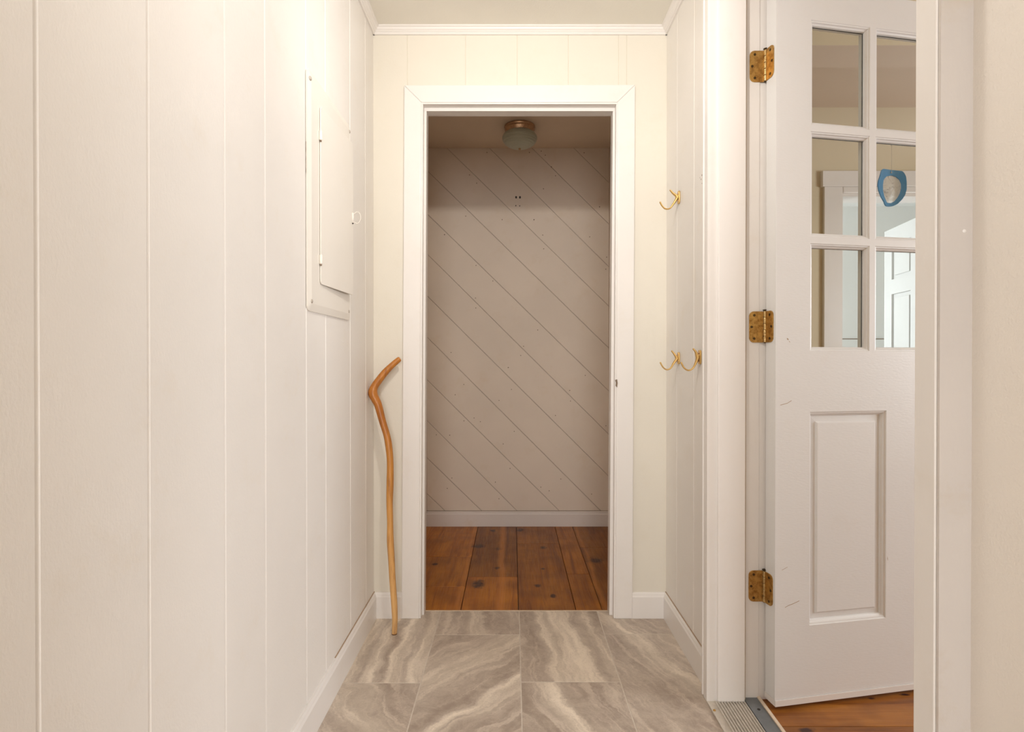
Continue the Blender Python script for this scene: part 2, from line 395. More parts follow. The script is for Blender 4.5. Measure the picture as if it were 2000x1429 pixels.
for c in range(4):
    ys = [YT, colY[c]]
    while ys[-1] > YREAR + 0.05: ys.append(max(YREAR, ys[-1] - TL))
    for r in range(len(ys) - 1):
        y1, y0 = ys[r] - (0 if r == 0 else gap), ys[r + 1] + gap
        x0, x1 = max(TX[c], XL) + gap, min(TX[c + 1], 0.598) - gap
        if (c, r) in VEINS: a, s, am = VEINS[(c, r)]
        else:
            a = R(random.choice((-35, -10, 8, 25, 40))); am = 0.09
            s = [(-0.3, A_), (-0.15, B_), (-0.08, D_), (-0.02, A_), (0.03, C_), (0.06, A_), (0.15, D_), (0.3, B_)]
        key = (c, r) if r < 2 else ('back', (c + r) % 3)
        mname = 'tile_vein_%s_%s' % key
        m = bpy.data.materials.get(mname) or tile_mat(mname, a, s, (TX[c] + TX[c + 1]) / 2, (y0 + y1) / 2, c * 3.1 + r * 1.7 + 1, am)
        link('tile', B((x0, x1, y0, y1, -0.011, 0.0)), m, floor, bevel=0.0008)
# thin strip closing the tile against the closet boards
link('edge_strip', B((-0.36, 0.41, YT, YT + 0.006, -0.012, 0.001)), M['palewood'], floor)

# ---------------------------------------------------------------- closet floor
def kn(px, py, rx, ry):
    q = at_level(px, py, 0.0); return (q.x, q.y, rx, ry)
knots = [kn(934, 1140, 0.034, 0.055), kn(1050, 1143, 0.020, 0.020), kn(1081, 1163, 0.016, 0.022), kn(975, 1071, 0.022, 0.028), kn(1061, 1069, 0.022, 0.025),
         kn(935, 1066, 0.040, 0.04), kn(1162, 1094, 0.045, 0.05), kn(971, 1108, 0.018, 0.02), kn(1016, 1034, 0.025, 0.04), kn(963, 1036, 0.02, 0.03), kn(850, 1101, 0.016, 0.02),
         kn(1060, 1110, 0.012, 0.014)]
M['pine'] = pine('pine_boards', knots, True, 0.86, sap=[(-0.236, -0.207), (0.362, 0.392), (-0.075, -0.028)])
cf = struct(link('floor_closet', B((CXL - 0.02, CXR + 0.02, YT + 0.006, YC + 0.02, -0.03, -0.012)), M['dark']), 'old knotty orange pine board floor inside the closet', 'floor')
rows = [(-0.53, -0.2065, [2.50 + 0.0, 2.88]), (-0.2065, 0.0237, [2.61]), (0.0237, 0.253, [3.08]), (0.253, 0.3577, [2.645]), (0.3577, 0.60, [3.02])]
for x0, x1, js in rows:
    ys = [YT + 0.006] + [at_level(*j, 0.0).y if isinstance(j, tuple) else j for j in js] + [YC + 0.01]
    for a, b in zip(ys, ys[1:]):
        dz = random.uniform(-0.0012, 0.0)
        link('plank', B((x0 + 0.0012, x1 - 0.0012, a + (0 if a == ys[0] else 0.001), b - 0.001, -0.014, dz)), M['pine'], cf, bevel=0.0012)

# ---------------------------------------------------------------- hall walls of V-jointed vertical boards
def vboards(parent, edges, axis, face, sign, z0, z1, mat, t=0.012, ch=0.0038):
    """axis 'y': boards on a side wall at x=face; axis 'x': boards on the end wall at y=face. sign: +1 room lies on + side"""
    for a, b in zip(edges, edges[1:]):
        zz0, zz1 = z0, z1
        if isinstance(a, tuple): zz0 = a[1]; a = a[0]
        if isinstance(b, tuple): b = b[0]
        prof = [(a, -t), (b, -t), (b, -ch), (b - ch, 0), (a + ch, 0), (a, -ch)]
        pts = [((face + sign * d), s, zz0) if axis == 'y' else (s, face + sign * d, zz0) for s, d in prof]
        link('plank', P(pts, (0, 0, zz1 - zz0)), mat, parent)
wl = struct(link('wall_left', B((XL - 0.12, XL - 0.012, YREAR - 0.1, YB + 0.11, -0.03, CE + 0.1)), M['backing']), 'long left hall wall of white painted vertical boards', 'wall')
ledge = []
for px in (72, 290, 439, 518, 598, 636, 684, 714):
    ledge.append(at_side(px, 701, XL).y)
ys = []; y = ledge[0]
for d in (0.21, 0.17, 0.24, 0.19, 0.22, 0.20, 0.18, 0.24, 0.2, 0.19, 0.22, 0.2, 0.21, 0.2, 0.2, 0.2, 0.2, 0.2, 0.2):
    y -= d
    if y < YREAR: y = YREAR
    ys.append(y)
    if y == YREAR: break
vboards(wl, sorted(ys) + ledge + [YB + 0.012], 'y', XL, 1, 0.0, CE, M['board_white'])

we = struct(link('wall_back', B((XL - 0.1, -0.365, YB + 0.012, 2.30, -0.02, CE + 0.05), (0.425, 0.72, YB + 0.012, 2.30, -0.02, CE + 0.05), (-0.37, 0.43, YB + 0.012, 2.30, 1.995, CE + 0.05)), M['closet_board']),
            'cream painted board wall around the closet doorway', 'wall')
gx = lambda px: at_depth(px, 150, YB).x
for a, b, z0 in ((XL - 0.011, gx(795.5), 0), (gx(795.5), gx(909), 1.99), (gx(909), gx(1010), 1.99), (gx(1010), gx(1110), 1.99), (gx(1110), gx(1208), 1.99), (gx(1208), gx(1224), 1.99), (gx(1224), XR + 0.011, 0)):
    vboards(we, [a, b], 'x', YB, -1, z0, CE, M['board_cream'], ch=0.0016)

YN0, YN1 = 0.7417, 1.700      # right wall ends on both sides of the side doorway
wr = struct(link('wall_right', B((XR + 0.012, 0.720, YN1, YB + 0.11, -0.03, CE + 0.05), (XR, 0.720, YREAR - 0.1, 0.775, -0.03, CE + 0.05), (XR + 0.012, 0.72, 0.775, YN1, 2.085, CE + 0.05)), M['wall_smooth']),
            'right hall wall, smooth beside the camera and white boards past the side doorway', 'wall')
vboards(wr, [YN1, at_side(1355, 701, XR).y, at_side(1322, 701, XR).y, YB + 0.012], 'y', XR, -1, 0, CE, M['board_white'], ch=0.0026)
vboards(wr, [0.775, 1.0, 1.24, 1.47, YN1], 'y', XR, -1, 2.085, CE, M['board_white'])
# rear of the hall, with an unseen opening behind the added fill light
struct(link('wall_rear', B((XL, -0.40, YREAR - 0.1, YREAR, 0, CE), (0.46, XR, YREAR - 0.1, YREAR, 0, CE), (-0.40, 0.46, YREAR - 0.1, YREAR, 2.08, CE), (-0.40, 0.46, YREAR - 0.1, YREAR, 0, 0.5)), M['wall_smooth']),
       'rear hall wall behind the camera with a tall opening', 'wall')
struct(link('ceiling', B((XL - 0.1, 0.72, YREAR - 0.1, YB + 0.02, CE, CE + 0.06)), M['ceiling']), 'plain off-white ceiling of the hall', 'ceiling')

# crown moulding
def crown(sweep, inward):
    """inward 2D unit vector from the wall"""
    prof = [(0, 0), (0.026, 0), (0.026, 0.0045), (0.021, 0.007), (0.0185, 0.012), (0.013, 0.0165), (0.0115, 0.019), (0.0085, 0.0205), (0.0085, 0.0245), (0.006, 0.0275), (0, 0.0275)]
    (x0, y0), (x1, y1) = sweep
    return P([(x0 + inward[0] * u, y0 + inward[1] * u, CE - v) for u, v in prof], (x1 - x0, y1 - y0, 0))
crown_o = struct(link('trim_1', crown(((XL, YB), (XR, YB)), (0, -1)), M['trim']), 'white stepped crown moulding where the hall walls meet the ceiling', 'moulding')
link('crown_moulding', crown(((XL, YREAR), (XL, YB)), (1, 0)), M['trim'], crown_o)
link('crown_moulding', crown(((XR, YREAR), (XR, YB)), (-1, 0)), M['trim'], crown_o)

# baseboards
def bprof(t, h): return [(0, 0), (t, 0), (t, h - 0.016), (t - 0.0035, h - 0.010), (t - 0.004, h - 0.006), (t - 0.008, h), (0, h)]
def baseboard(name, a, b, inward, t, h, label, mat, parent=None):
    o = link(name, P([(a[0] + inward[0] * u, a[1] + inward[1] * u, v) for u, v in bprof(t, h)], (b[0] - a[0], b[1] - a[1], 0)), mat)
    return struct(o, label, 'baseboard')
H = 0.098
baseboard('baseboard_left', (XL, YREAR), (XL, YB), (1, 0), 0.0125, H, 'long white baseboard along the foot of the left board wall', M['trim'])
o = baseboard('baseboard_back', (XL, YB), (-0.4235, YB), (0, -1), 0.0125, H, 'two short white baseboard pieces either side of the closet doorway', M['trim'])
bm = P([(0.4585, YB - u, v) for u, v in bprof(0.0125, H)], (XR - 0.4585, 0, 0)); link('baseboard_piece', bm, M['trim'], o)
baseboard('baseboard_right', (XR, YN1 + 0.011), (XR, YB), (-1, 0), 0.0125, H, 'short white baseboard under the brass hooks on the right wall', M['trim'])
# old caulk and dirt line on top of the baseboards
for nm in ('baseboard_left', 'baseboard_right'):
    ob = bpy.data.objects[nm]
    x, s = (XL, 1) if nm.endswith('left') else (XR, -1)
    link('caulk_line', B((min(x, x + s * 0.003), max(x, x + s * 0.003), YN1 + 0.012, YB, H, H + 0.0018)), M['scuff'], ob)

# ---------------------------------------------------------------- closet doorway trim (out of plumb like the photo's)
YF = 2.185
def q(px, py, Y): v = at_depth(px, py, Y); return v.x, v.z
oTL, oTR = q(789, 166, YF), q(1241, 165, YF); iTL, iTR = q(823, 199.5, YF), q(1206, 199, YF)
oBL, oBR = (q(784, 1209, YF)[0], 0.0), (q(1235.5, 1206, YF)[0], 0.0)
iBL, iBR = (q(818.5, 1209, YF)[0], 0.0), (q(1202, 1206, YF)[0], 0.0)
def xz(pts, y0, y1): return P([(x, y0, z) for x, z in pts], (0, y1 - y0, 0))
dw = struct(link('trim_2', xz([oBL, oTL, iTL, iBL], YF, YB + 0.012), M['trim'], bevel=0.0035), 'white mitred casing and jambs of the closet doorway', 'door frame')
link('casing', xz([oTR, oBR, iBR, iTR], YF, YB + 0.012), M['trim'], dw, bevel=0.0035)
link('head_casing', xz([oTL, oTR, iTR, iTL], YF, YB + 0.012), M['trim'], dw, bevel=0.0035)
jl_t, jl_b = q(826.5, 206, 2.19)[0], q(822, 1200, 2.19)[0]
jr_t, jr_b = q(1203.5, 206, 2.19)[0], q(1198.5, 1200, 2.19)[0]
zj = q(1000, 203.5, 2.19)[1]
link('jamb', xz([(-0.375, 0), (jl_b, 0), (jl_t, zj), (-0.375, zj)], 2.189, 2.30), M['trim'], dw, bevel=0.0012)
link('jamb', xz([(0.43, 0), (jr_b, 0), (jr_t, zj), (0.43, zj)], 2.189, 2.30), M['trim'], dw, bevel=0.0012)
link('head_jamb', xz([(-0.375, zj), (0.43, zj), (0.43, zj + 0.02), (-0.375, zj + 0.02)], 2.189, 2.30), M['trim'], dw)
sl_t, sl_b = q(833.2, 217, 2.218)[0], q(828.2, 1196, 2.218)[0]
sr_t, sr_b = q(1197, 217, 2.218)[0], q(1190, 1196, 2.218)[0]
zs = q(1000, 216.8, 2.218)[1]
link('door_stop', xz([(jl_b - 0.002, 0), (sl_b, 0), (sl_t, zs), (jl_t - 0.002, zs)], 2.218, 2.262), M['trim'], dw, bevel=0.001)
link('door_stop', xz([(jr_b + 0.002, 0), (sr_b, 0), (sr_t, zs), (jr_t + 0.002, zs)], 2.218, 2.262), M['trim'], dw, bevel=0.001)
link('door_stop', xz([(jl_t, zs), (jr_t, zs), (jr_t, zj + 0.001), (jl_t, zj + 0.001)], 2.218, 2.262), M['trim'], dw, bevel=0.001)
# chipped latch hole on the right jamb
c = at_depth(1203.3, 749, 2.1885)
link('latch_chip', xz([(c.x - 0.004, c.z + 0.014), (c.x + 0.003, c.z + 0.017), (c.x + 0.005, c.z + 0.002), (c.x + 0.003, c.z - 0.014), (c.x - 0.002, c.z - 0.008), (c.x - 0.001, c.z + 0.004)], 2.1825, 2.1900), M['chip'], dw)

# ---------------------------------------------------------------- closet shell
cb = struct(link('wall_closet_back', B((CXL - 0.1, CXR + 0.1, YC + 0.0040, YC + 0.08, -0.03, 2.36)), M['backing']), 'closet back wall of diagonal white painted boards', 'wall')
raw = [(1120, 288, 1191, 358), (1040, 290, 1191, 439), (958, 291, 1189.5, 521), (878, 294, 1189.5, 598), (902.9, 400, 1189.5, 680), (833.4, 416.8, 1188.8, 763),
       (833.4, 495.2, 1188.8, 847.5), (833.4, 577, 1187.6, 928.4), (833.4, 657.6, 1171, 995), (831.9, 739.3, 1091.3, 996.3), (831.9, 819, 1010.4, 997.9), (831.9, 891.6, 940.2, 997), (831.9, 961.7, 868.8, 997)]
lines = []
for x1, y1, x2, y2 in raw:
    a, b = q(x1, y1, YC), q(x2, y2, YC)
    m_ = (b[1] - a[1]) / (b[0] - a[0]); lines.append((m_, a[1] - m_ * a[0]))
lines.insert(0, (lines[0][0], lines[0][1] + 0.25)); lines.insert(0, (lines[0][0], lines[0][1] + 0.35)); lines.append((lines[-1][0], lines[-1][1] - 0.5))
def clip(poly, fn):
    out = []
    for i in range(len(poly)):
        a, b = poly[i], poly[(i + 1) % len(poly)]; fa, fb = fn(a), fn(b)
        if fa >= 0: out.append(a)
        if (fa >= 0) != (fb >= 0):
            t = fa / (fa - fb); out.append((a[0] + (b[0] - a[0]) * t, a[1] + (b[1] - a[1]) * t))
    return out
ZCC = 2.262
gaps = 0.0017
for i in range(len(lines) - 1):
    (m1, c1), (m2, c2) = lines[i], lines[i + 1]
    poly = [(CXL, 0.0), (CXR, 0.0), (CXR, ZCC), (CXL, ZCC)]
    poly = clip(poly, lambda p: m1 * p[0] + c1 - gaps - p[1])
    if len(poly) > 2: poly = clip(poly, lambda p: p[1] - (m2 * p[0] + c2 + gaps))
    if len(poly) < 3: continue
    dy = random.uniform(-0.0012, 0.0012)
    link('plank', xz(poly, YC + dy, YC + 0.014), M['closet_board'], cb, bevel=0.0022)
# nail holes and the four empty screw holes
def dot(bm, px, py, r, Y, sx=1.0):
    c = at_depth(px, py, Y)
    prism(bm, [(c.x + r * sx * math.cos(a * math.pi / 4), Y, c.z + r * math.sin(a * math.pi / 4)) for a in range(8)], (0, 0.004, 0))
bm = bmesh.new()
for ox, oy, s, L in ((820, 400, 4.465, [(215, 258), (490, 527), (485, 812), (488, 898), (637, 663), (880, 1312), (1028, 1090), (905, 1232), (272, 1287), (770, 1418), (995, 128), (718, 128), (1080, 382), (1482, 278), (1568, 17), (1072, 262), (1622, 560), (1630, 455), (400, 97)]),
                     (820, 700, 4.2025, [(727, 73), (752, 253), (1230, 262), (1237, 348), (1113, 467), (1358, 138), (445, 487), (497, 518), (362, 511), (245, 629), (290, 297), (361, 212), (650, 343), (775, 597), (684, 700), (740, 902), (1157, 988), (1410, 1112), (620, 1014), (263, 980), (225, 1065), (993, 1055), (1062, 1085), (649, 1150), (1528, 552), (135, 625)]),
                     (820, 210, 5.0, [(485, 657), (555, 737), (1207, 792), (1325, 665), (1285, 578), (655, 437), (1185, 425), (1755, 967), (1070, 437), (1225, 465), (1605, 440), (240, 1240), (1115, 1095)])):
    for x, y in L: dot(bm, ox + x / s, oy + y / s, 0.0028, YC - 0.0018)
tag(link('nail_holes', bm, M['chip'], cb), kind='stuff')
for x, y, r in ((1008, 385, 0.0075), (1015.6, 385, 0.0075), (1007.6, 401.4, 0.004), (1015, 401.8, 0.004)):
    bm = bmesh.new(); dot(bm, x, y, r, YC - 0.0022, 0.7); link('screw_hole', bm, M['dark'], cb)
struct(link('wall_closet_left', B((CXL - 0.05, CXL, 2.30, YC + 0.05, -0.02, 2.36)), M['closet_board']), 'left side wall of the closet, mostly hidden by its doorway', 'wall')
struct(link('wall_closet_right', B((CXR, 0.72, 2.30, YC + 0.05, -0.02, 2.36)), M['closet_board']), 'right side wall of the closet, mostly hidden by its doorway', 'wall')
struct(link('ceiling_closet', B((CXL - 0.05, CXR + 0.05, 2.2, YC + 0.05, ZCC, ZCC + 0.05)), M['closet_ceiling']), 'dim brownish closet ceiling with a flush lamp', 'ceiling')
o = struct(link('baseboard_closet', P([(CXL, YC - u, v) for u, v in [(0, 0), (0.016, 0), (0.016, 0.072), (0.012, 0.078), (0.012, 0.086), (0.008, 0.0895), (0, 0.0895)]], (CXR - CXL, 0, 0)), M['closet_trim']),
           'worn white baseboard at the foot of the diagonal boards', 'baseboard')
link('dust_line', B((CXL, CXR, YC - 0.004, YC, 0.0895, 0.0915)), M['chip'], o)

# ---------------------------------------------------------------- flush ceiling lamps
def flush_lamp(loc, glass, label):
    r = empty('ceiling_lamp', loc)
    bm = bmesh.new(); lathe(bm, [(0.0, 0), (0.080, 0), (0.084, -0.003), (0.084, -0.009), (0.079, -0.012), (0.081, -0.016), (0.081, -0.022), (0.074, -0.027), (0.074, -0.036), (0.070, -0.038), (0.0, -0.038)])
    link('brass_rim', bm, M['brass_rim'], r, smooth=True)
    bm = bmesh.new(); prof = []
    pts = [(0.072, -0.036), (0.084, -0.045), (0.092, -0.058), (0.0935, -0.070), (0.088, -0.084), (0.076, -0.097), (0.058, -0.108), (0.036, -0.116), (0.015, -0.120), (0.0, -0.121)]
    P3 = catmull([Vector((a, 0, b)) for a, b in pts], 8)
    for i, p in enumerate(P3): prof.append((max(0.0, p.x + 0.0012 * math.sin(i * math.pi / 3) if p.x > 0.006 else p.x), p.z))
    prof[-1] = (0.0, prof[-1][1])
    lathe(bm, prof); link('glass_bowl', bm, glass, r, smooth=True)
    bm = bmesh.new(); lathe(bm, [(0, -0.119), (0.006, -0.120), (0.007, -0.123), (0.005, -0.127), (0, -0.129)], 16); link('finial', bm, M['brass_rim'], r, smooth=True)
    return tag(r, label, 'ceiling lamp')
flush_lamp((at_depth(1015, 240, 3.09).x, 3.09, ZCC), M['lampglass'], 'unlit flush ceiling lamp with brass rim and ribbed glass bowl in the closet')
gp = empty('pendant_lamp', (0.05, 0.97, CE))
bm = bmesh.new(); lathe(bm, [(0, 0), (0.050, 0), (0.050, -0.008), (0.030, -0.022), (0.0, -0.024)]); link('canopy', bm, M['brass_rim'], gp, smooth=True)
bm = bmesh.new(); lathe(bm, [(0, -0.02), (0.006, -0.02), (0.006, -0.155), (0.022, -0.158), (0.022, -0.168), (0, -0.170)], 16); link('stem', bm, M['brass_rim'], gp)
bm = bmesh.new(); lathe(bm, [(0.0, -0.235 - 0.075)] + [(0.075 * math.sin(R(a)), -0.235 - 0.075 * math.cos(R(a))) for a in range(12, 168, 12)] + [(0.020, -0.166), (0.0, -0.165)]); link('glass_globe', bm, M['litglass'], gp, smooth=True)
tag(gp, 'lit glass globe lamp hanging from the hall ceiling, above the picture', 'ceiling lamp')
flush_lamp((0.02, -2.2, CE), M['litglass'], 'lit flush ceiling lamp at the rear of the hall, behind the camera')

# ---------------------------------------------------------------- side doorway (former outside door): frame, threshold
JT = 2.085
fr_ = struct(link('trim_3', B((0.5945, 0.6735, 1.643, 1.720, 0.006, JT)), M['trim'], bevel=0.002), 'white jambs and thick brick-mould casing of the side doorway on the right', 'door frame')
link('rebated_jamb', B((0.672, 0.7215, 1.664, 1.720, 0.006, JT)), M['trim'], fr_, bevel=0.001)
link('weatherstrip', B((0.6735, 0.6800, 1.655, 1.6645, 0.006, JT)), M['weather'], fr_)
link('room_side_casing', B((0.7216, 0.7535, 1.6665, 1.755, 0.0, 2.15)), M['trim'], fr_, bevel=0.002)
# far casing, moulded
cprof = [(XR + 0.002, 1.6515), (0.5655, 1.6515), (0.565, 1.655), (0.565, 1.676), (0.5675, 1.679), (0.5675, 1.683), (0.564, 1.686), (0.564, 1.692), (0.567, 1.698), (0.571, 1.701), (0.571, 1.7075), (XR + 0.002, 1.7075)]
link('casing', P([(x, y, 0.004) for x, y in cprof], (0, 0, JT + 0.05)), M['trim'], fr_)
# near jamb and casing next to the camera
link('near_jamb', B((0.5945, 0.7215, 0.772, 0.790, 0.022, JT)), M['trim'], fr_, bevel=0.001)
nc = [(XR, 0.7815), (0.5535, 0.7815), (0.5515, 0.7795), (0.5515, 0.7435), (0.5530, 0.7418), (0.5530, 0.7418), (0.5860, 0.7405), (0.5880, 0.7385), (XR, 0.7380)]
nc = [nc[i] for i in range(len(nc)) if i == 0 or nc[i] != nc[i - 1]]
link('near_casing', P([(x, y, 0.004) for x, y in nc], (0, 0, JT + 0.05)), M['trim'], fr_)
link('head_jamb', B((0.5945, 0.7215, 0.772, 1.72, JT - 0.008, JT + 0.025)), M['trim'], fr_)
link('head_casing', B((0.558, XR + 0.012, 0.74, 1.7075, JT - 0.004, JT + 0.05)), M['trim'], fr_, bevel=0.002)
link('casing_edge', B((0.5532, XR, 0.7365, 0.7409, 0.004, JT + 0.05)), M['shaded_grimy_trim'], fr_)
for px, py, rr in ((1880, 452, 0.004),):
    c = at_depth(px, py, 0.7395); bm = bmesh.new(); bmesh.ops.create_icosphere(bm, subdivisions=2, radius=rr, matrix=Matrix.Translation(c)); link('paint_drip', bm, M['trim'], fr_, smooth=True)

th = struct(link('trim_4', B((0.566, 0.676, 0.775, 1.70, -0.02, 0.0045)), M['alu']), 'ridged metal threshold plate of the side doorway', 'threshold')
for i in range(11):
    x = 0.588 + i * 0.0083
    link('ridge', P([(x - 0.0024, 0.776, 0.0040), (x + 0.0024, 0.776, 0.0040), (x + 0.0012, 0.776, 0.0100), (x - 0.0012, 0.776, 0.0100)], (0, 0.866, 0)), M['alu'], th)
link('grey_strip', B((0.677, 0.7165, 0.775, 1.70, -0.02, 0.0075)), M['steelstrip'], th)
tag(link('wood_edge', B((0.717, 0.7265, 0.775, 1.70, -0.02, 0.0105)), M['palewood'], th, bevel=0.001), 'pale worn wooden edge strip')
bm = bmesh.new(); c = at_level(1394, 1386, 0.006); lathe(bm, [(0, 0.0072), (0.0035, 0.0065), (0.004, 0.0045), (0.0, 0.0045)], 12, (c.x + 0.002, c.y, 0)); link('screw', bm, M['brass_old'], th)
bm = bmesh.new(); c = at_level(1482, 1385, 0.0075); lathe(bm, [(0, 0.0092), (0.004, 0.0088), (0.0045, 0.0075), (0.0, 0.0075)], 12, (c.x, c.y, 0)); link('screw', bm, M['dark'], th)

# ---------------------------------------------------------------- nine-lite door, swung into the side room
DO = Vector((0.746, 1.613, 0)); DU = Vector((0.983, 0.186, 0)).normalized(); DN = Vector((-DU.y, DU.x, 0))   # DN points away from the camera
DWID, DH0, DH1, DT = 0.846, 0.030, 2.065, 0.044
def dp(s, e, z): return DO + DU * s + DN * e + Vector((0, 0, z))
def dbox(bm, s0, s1, e0, e1, z0, z1):
    vs = [bm.verts.new(dp(s, e, z)) for s in (s0, s1) for e in (e0, e1) for z in (z0, z1)]
    for f in ((0, 1, 3, 2), (4, 6, 7, 5), (0, 4, 5, 1), (2, 3, 7, 6), (0, 2, 6, 4), (1, 5, 7, 3)): bm.faces.new([vs[i] for i in f])
cols = [(0.1105, 0.307), (0.3257, 0.521), (0.5397, 0.735)]
rws = [(1.671, 1.971), (1.352, 1.653), (1.0235, 1.332)]
pan = [(0.108, 0.366), (0.480, 0.738)]; PZ = (0.2335, 0.848)
bm = bmesh.new()
def rails(s0, s1, z0, z1): dbox(bm, s0, s1, 0, DT, z0, z1)
rails(0, cols[0][0], DH0, DH1); rails(cols[2][1], DWID, DH0, DH1)
rails(cols[0][0], cols[2][1], rws[0][1], DH1); rails(cols[0][0], cols[2][1], PZ[1], rws[2][0]); rails(cols[0][0], cols[2][1], DH0, PZ[0])
rails(pan[0][1], pan[1][0], PZ[0], PZ[1])
door = tag(link('door_1', bm, M['door']), 'white half-glazed panel door standing open on the right', 'door', kind='structure')
bm = bmesh.new()
for a, b in ((cols[0][1], cols[1][0]), (cols[1][1], cols[2][0])): dbox(bm, a, b, 0, DT, rws[2][0], rws[0][1])
for a, b in ((rws[1][1], rws[0][0]), (rws[2][1], rws[1][0])):
    for c0, c1 in cols: dbox(bm, c0, c1, 0, DT, a, b)
link('muntins', bm, M['door'], door)
def ring(s0, s1, z0, z1, prof, flip=False):
    """picture-frame moulding: prof = (inset, depth)"""
    bm = bmesh.new(); loops = []
    for i, e in prof: loops.append([bm.verts.new(dp(*t)) for t in ((s0 + i, e, z0 + i), (s1 - i, e, z0 + i), (s1 - i, e, z1 - i), (s0 + i, e, z1 - i))])
    for a, b in zip(loops, loops[1:]):
        for j in range(4): bm.faces.new((a[j], a[(j + 1) % 4], b[(j + 1) % 4], b[j]))
    return bm, loops
bead = [(0.0, 0.0), (0.0015, 0.002), (0.0045, 0.0025), (0.0065, 0.006), (0.0105, 0.0085), (0.0115, 0.012), (0.0115, 0.0155)]
for ci, (s0, s1) in enumerate(cols):
    for z0, z1 in rws:
        bm, _ = ring(s0, s1, z0, z1, bead); o = link('glazing_bead', bm, M['door'], door)
        bm, _ = ring(s0, s1, z0, z1, [(0, DT), (0.003, DT - 0.003), (0.0075, 0.026), (0.0115, 0.0205), (0.0115, 0.0192)]); link('glazing_bead', bm, M['door'], door)
        bm = bmesh.new(); dbox(bm, s0 + 0.006, s1 - 0.006, 0.0155, 0.0190, z0 + 0.006, z1 - 0.006); link('pane', bm, M['glass'], door)
for s0, s1 in pan:
    prof = [(0.0, 0.0), (0.0015, 0.0025), (0.006, 0.0035), (0.0085, 0.0075), (0.0115, 0.0095), (0.013, 0.0135), (0.0285, 0.0125), (0.0315, 0.0085), (0.0325, 0.0075), (0.034, 0.0072)]
    bm, L = ring(s0, s1, PZ[0], PZ[1], prof); bm.faces.new(L[-1]); link('raised_panel', bm, M['door'], door)
    bm = bmesh.new(); dbox(bm, s0, s1, 0.026, 0.034, PZ[0], PZ[1]); link('panel_back', bm, M['door'], door)
bm = bmesh.new(); dbox(bm, 0.0, DWID, -0.003, DT + 0.003, 0.012, DH0 - 0.001); link('door_sweep', bm, M['trim'], door)
# scuffs on the door paint
def scuff(pts, wd, mat=M['scuff']):
    bm = bmesh.new()
    P2 = []
    for px, py in pts:
        d = ray(px, py); t = (DO - O).dot(DN) / d.dot(DN); P2.append(O + d * t)
    for a, b in zip(P2, P2[1:]):
        up = Vector((0, 0, wd)); e = DN * -0.0002
        bm.faces.new([bm.verts.new(v) for v in (a - up + e, b - up + e, b + up + e, a + up + e)])
    return link('scuff', bm, mat, door)
for pts, wd in (([(1533, 1186), (1540, 1182), (1548, 1179), (1561, 1173)], 0.0009), ([(1537, 661), (1540, 663)], 0.002), ([(1524, 791), (1538, 787), (1546, 782)], 0.0008), ([(1541, 666), (1543, 668)], 0.001),
                ([(1527, 1113), (1538, 1107)], 0.0006), ([(1733, 1088), (1734, 1093)], 0.0035)): scuff(pts, wd)

# hinges
def rounded(u0, u1, v0, v1, r, corners):
    """outline in (u,v); rounds the corners at u0 side"""
    out = [(u1, v0), (u1, v1)]
    for k in range(7): a = math.pi / 2 + k * math.pi / 12; out.append((u0 + r + r * math.cos(a), v1 - r + r * math.sin(a)))
    for k in range(7): a = math.pi + k * math.pi / 12; out.append((u0 + r + r * math.cos(a), v0 + r + r * math.sin(a)))
    return out
HB = dp(-0.001, 0.0475, 0)      # barrel axis
for n_, (hz) in enumerate((at_depth(1493, 127, 1.655).z, at_depth(1490, 638, 1.655).z, at_depth(1487, 1146, 1.655).z)):
    hh = 0.0455
    bm = bmesh.new()
    prism(bm, [(u, 1.6618, hz + v) for u, v in rounded(0.6915, 0.731, -hh, hh, 0.014, 0)], (0, 0.0025, 0))
    hg = link('hinge', bm, M['brass_old'], door, bevel=0.0005)
    tag(hg, 'tarnished brass butt hinge')
    bm = bmesh.new()
    out = rounded(0.009, 0.046, -hh, hh, 0.014, 0)
    prism(bm, [dp(-0.0024, e, hz + v) for e, v in out], DU * 0.0026)
    link('door_leaf', bm, M['brass_old'], hg, bevel=0.0005)
    zz = [-hh, -0.0275, -0.009, 0.009, 0.0275, hh]
    for i in range(5):
        bm = bmesh.new(); lathe(bm, [(0, zz[i] + 0.0006), (0.0054, zz[i] + 0.0006), (0.0058, zz[i] + 0.0016), (0.0058, zz[i + 1] - 0.0016), (0.0054, zz[i + 1] - 0.0006), (0, zz[i + 1] - 0.0006)], 36, (HB.x, HB.y, hz))
        link('knuckle', bm, M['brass_knuckle'], hg, smooth=False)
    bm = bmesh.new(); lathe(bm, [(0, -hh - 0.002), (0.0035, -hh - 0.001), (0.0035, hh + 0.002), (0.0062, hh + 0.003), (0.0062, hh + 0.0045), (0, hh + 0.006)], 16, (HB.x, HB.y, hz)); link('hinge_pin', bm, M['screw_dark'], hg)
    for (u, v) in ((0.706, 0.034), (0.6985, 0.0), (0.706, -0.034)):
        bm = bmesh.new()
        prism(bm, [(u + 0.0038 * math.cos(a * math.pi / 6), 1.6612, hz + v + 0.0038 * math.sin(a * math.pi / 6)) for a in range(12)], (0, 0.001, 0)); link('screw', bm, M['screw_dark'], hg)
    for (e, v) in ((0.024, 0.034), (0.0165, 0.0), (0.024, -0.034)):
        bm = bmesh.new()
        prism(bm, [dp(-0.0032, e + 0.0038 * math.cos(a * math.pi / 6), hz + v + 0.0038 * math.sin(a * math.pi / 6)) for a in range(12)], DU * 0.001); link('screw', bm, M['screw_dark'], hg)

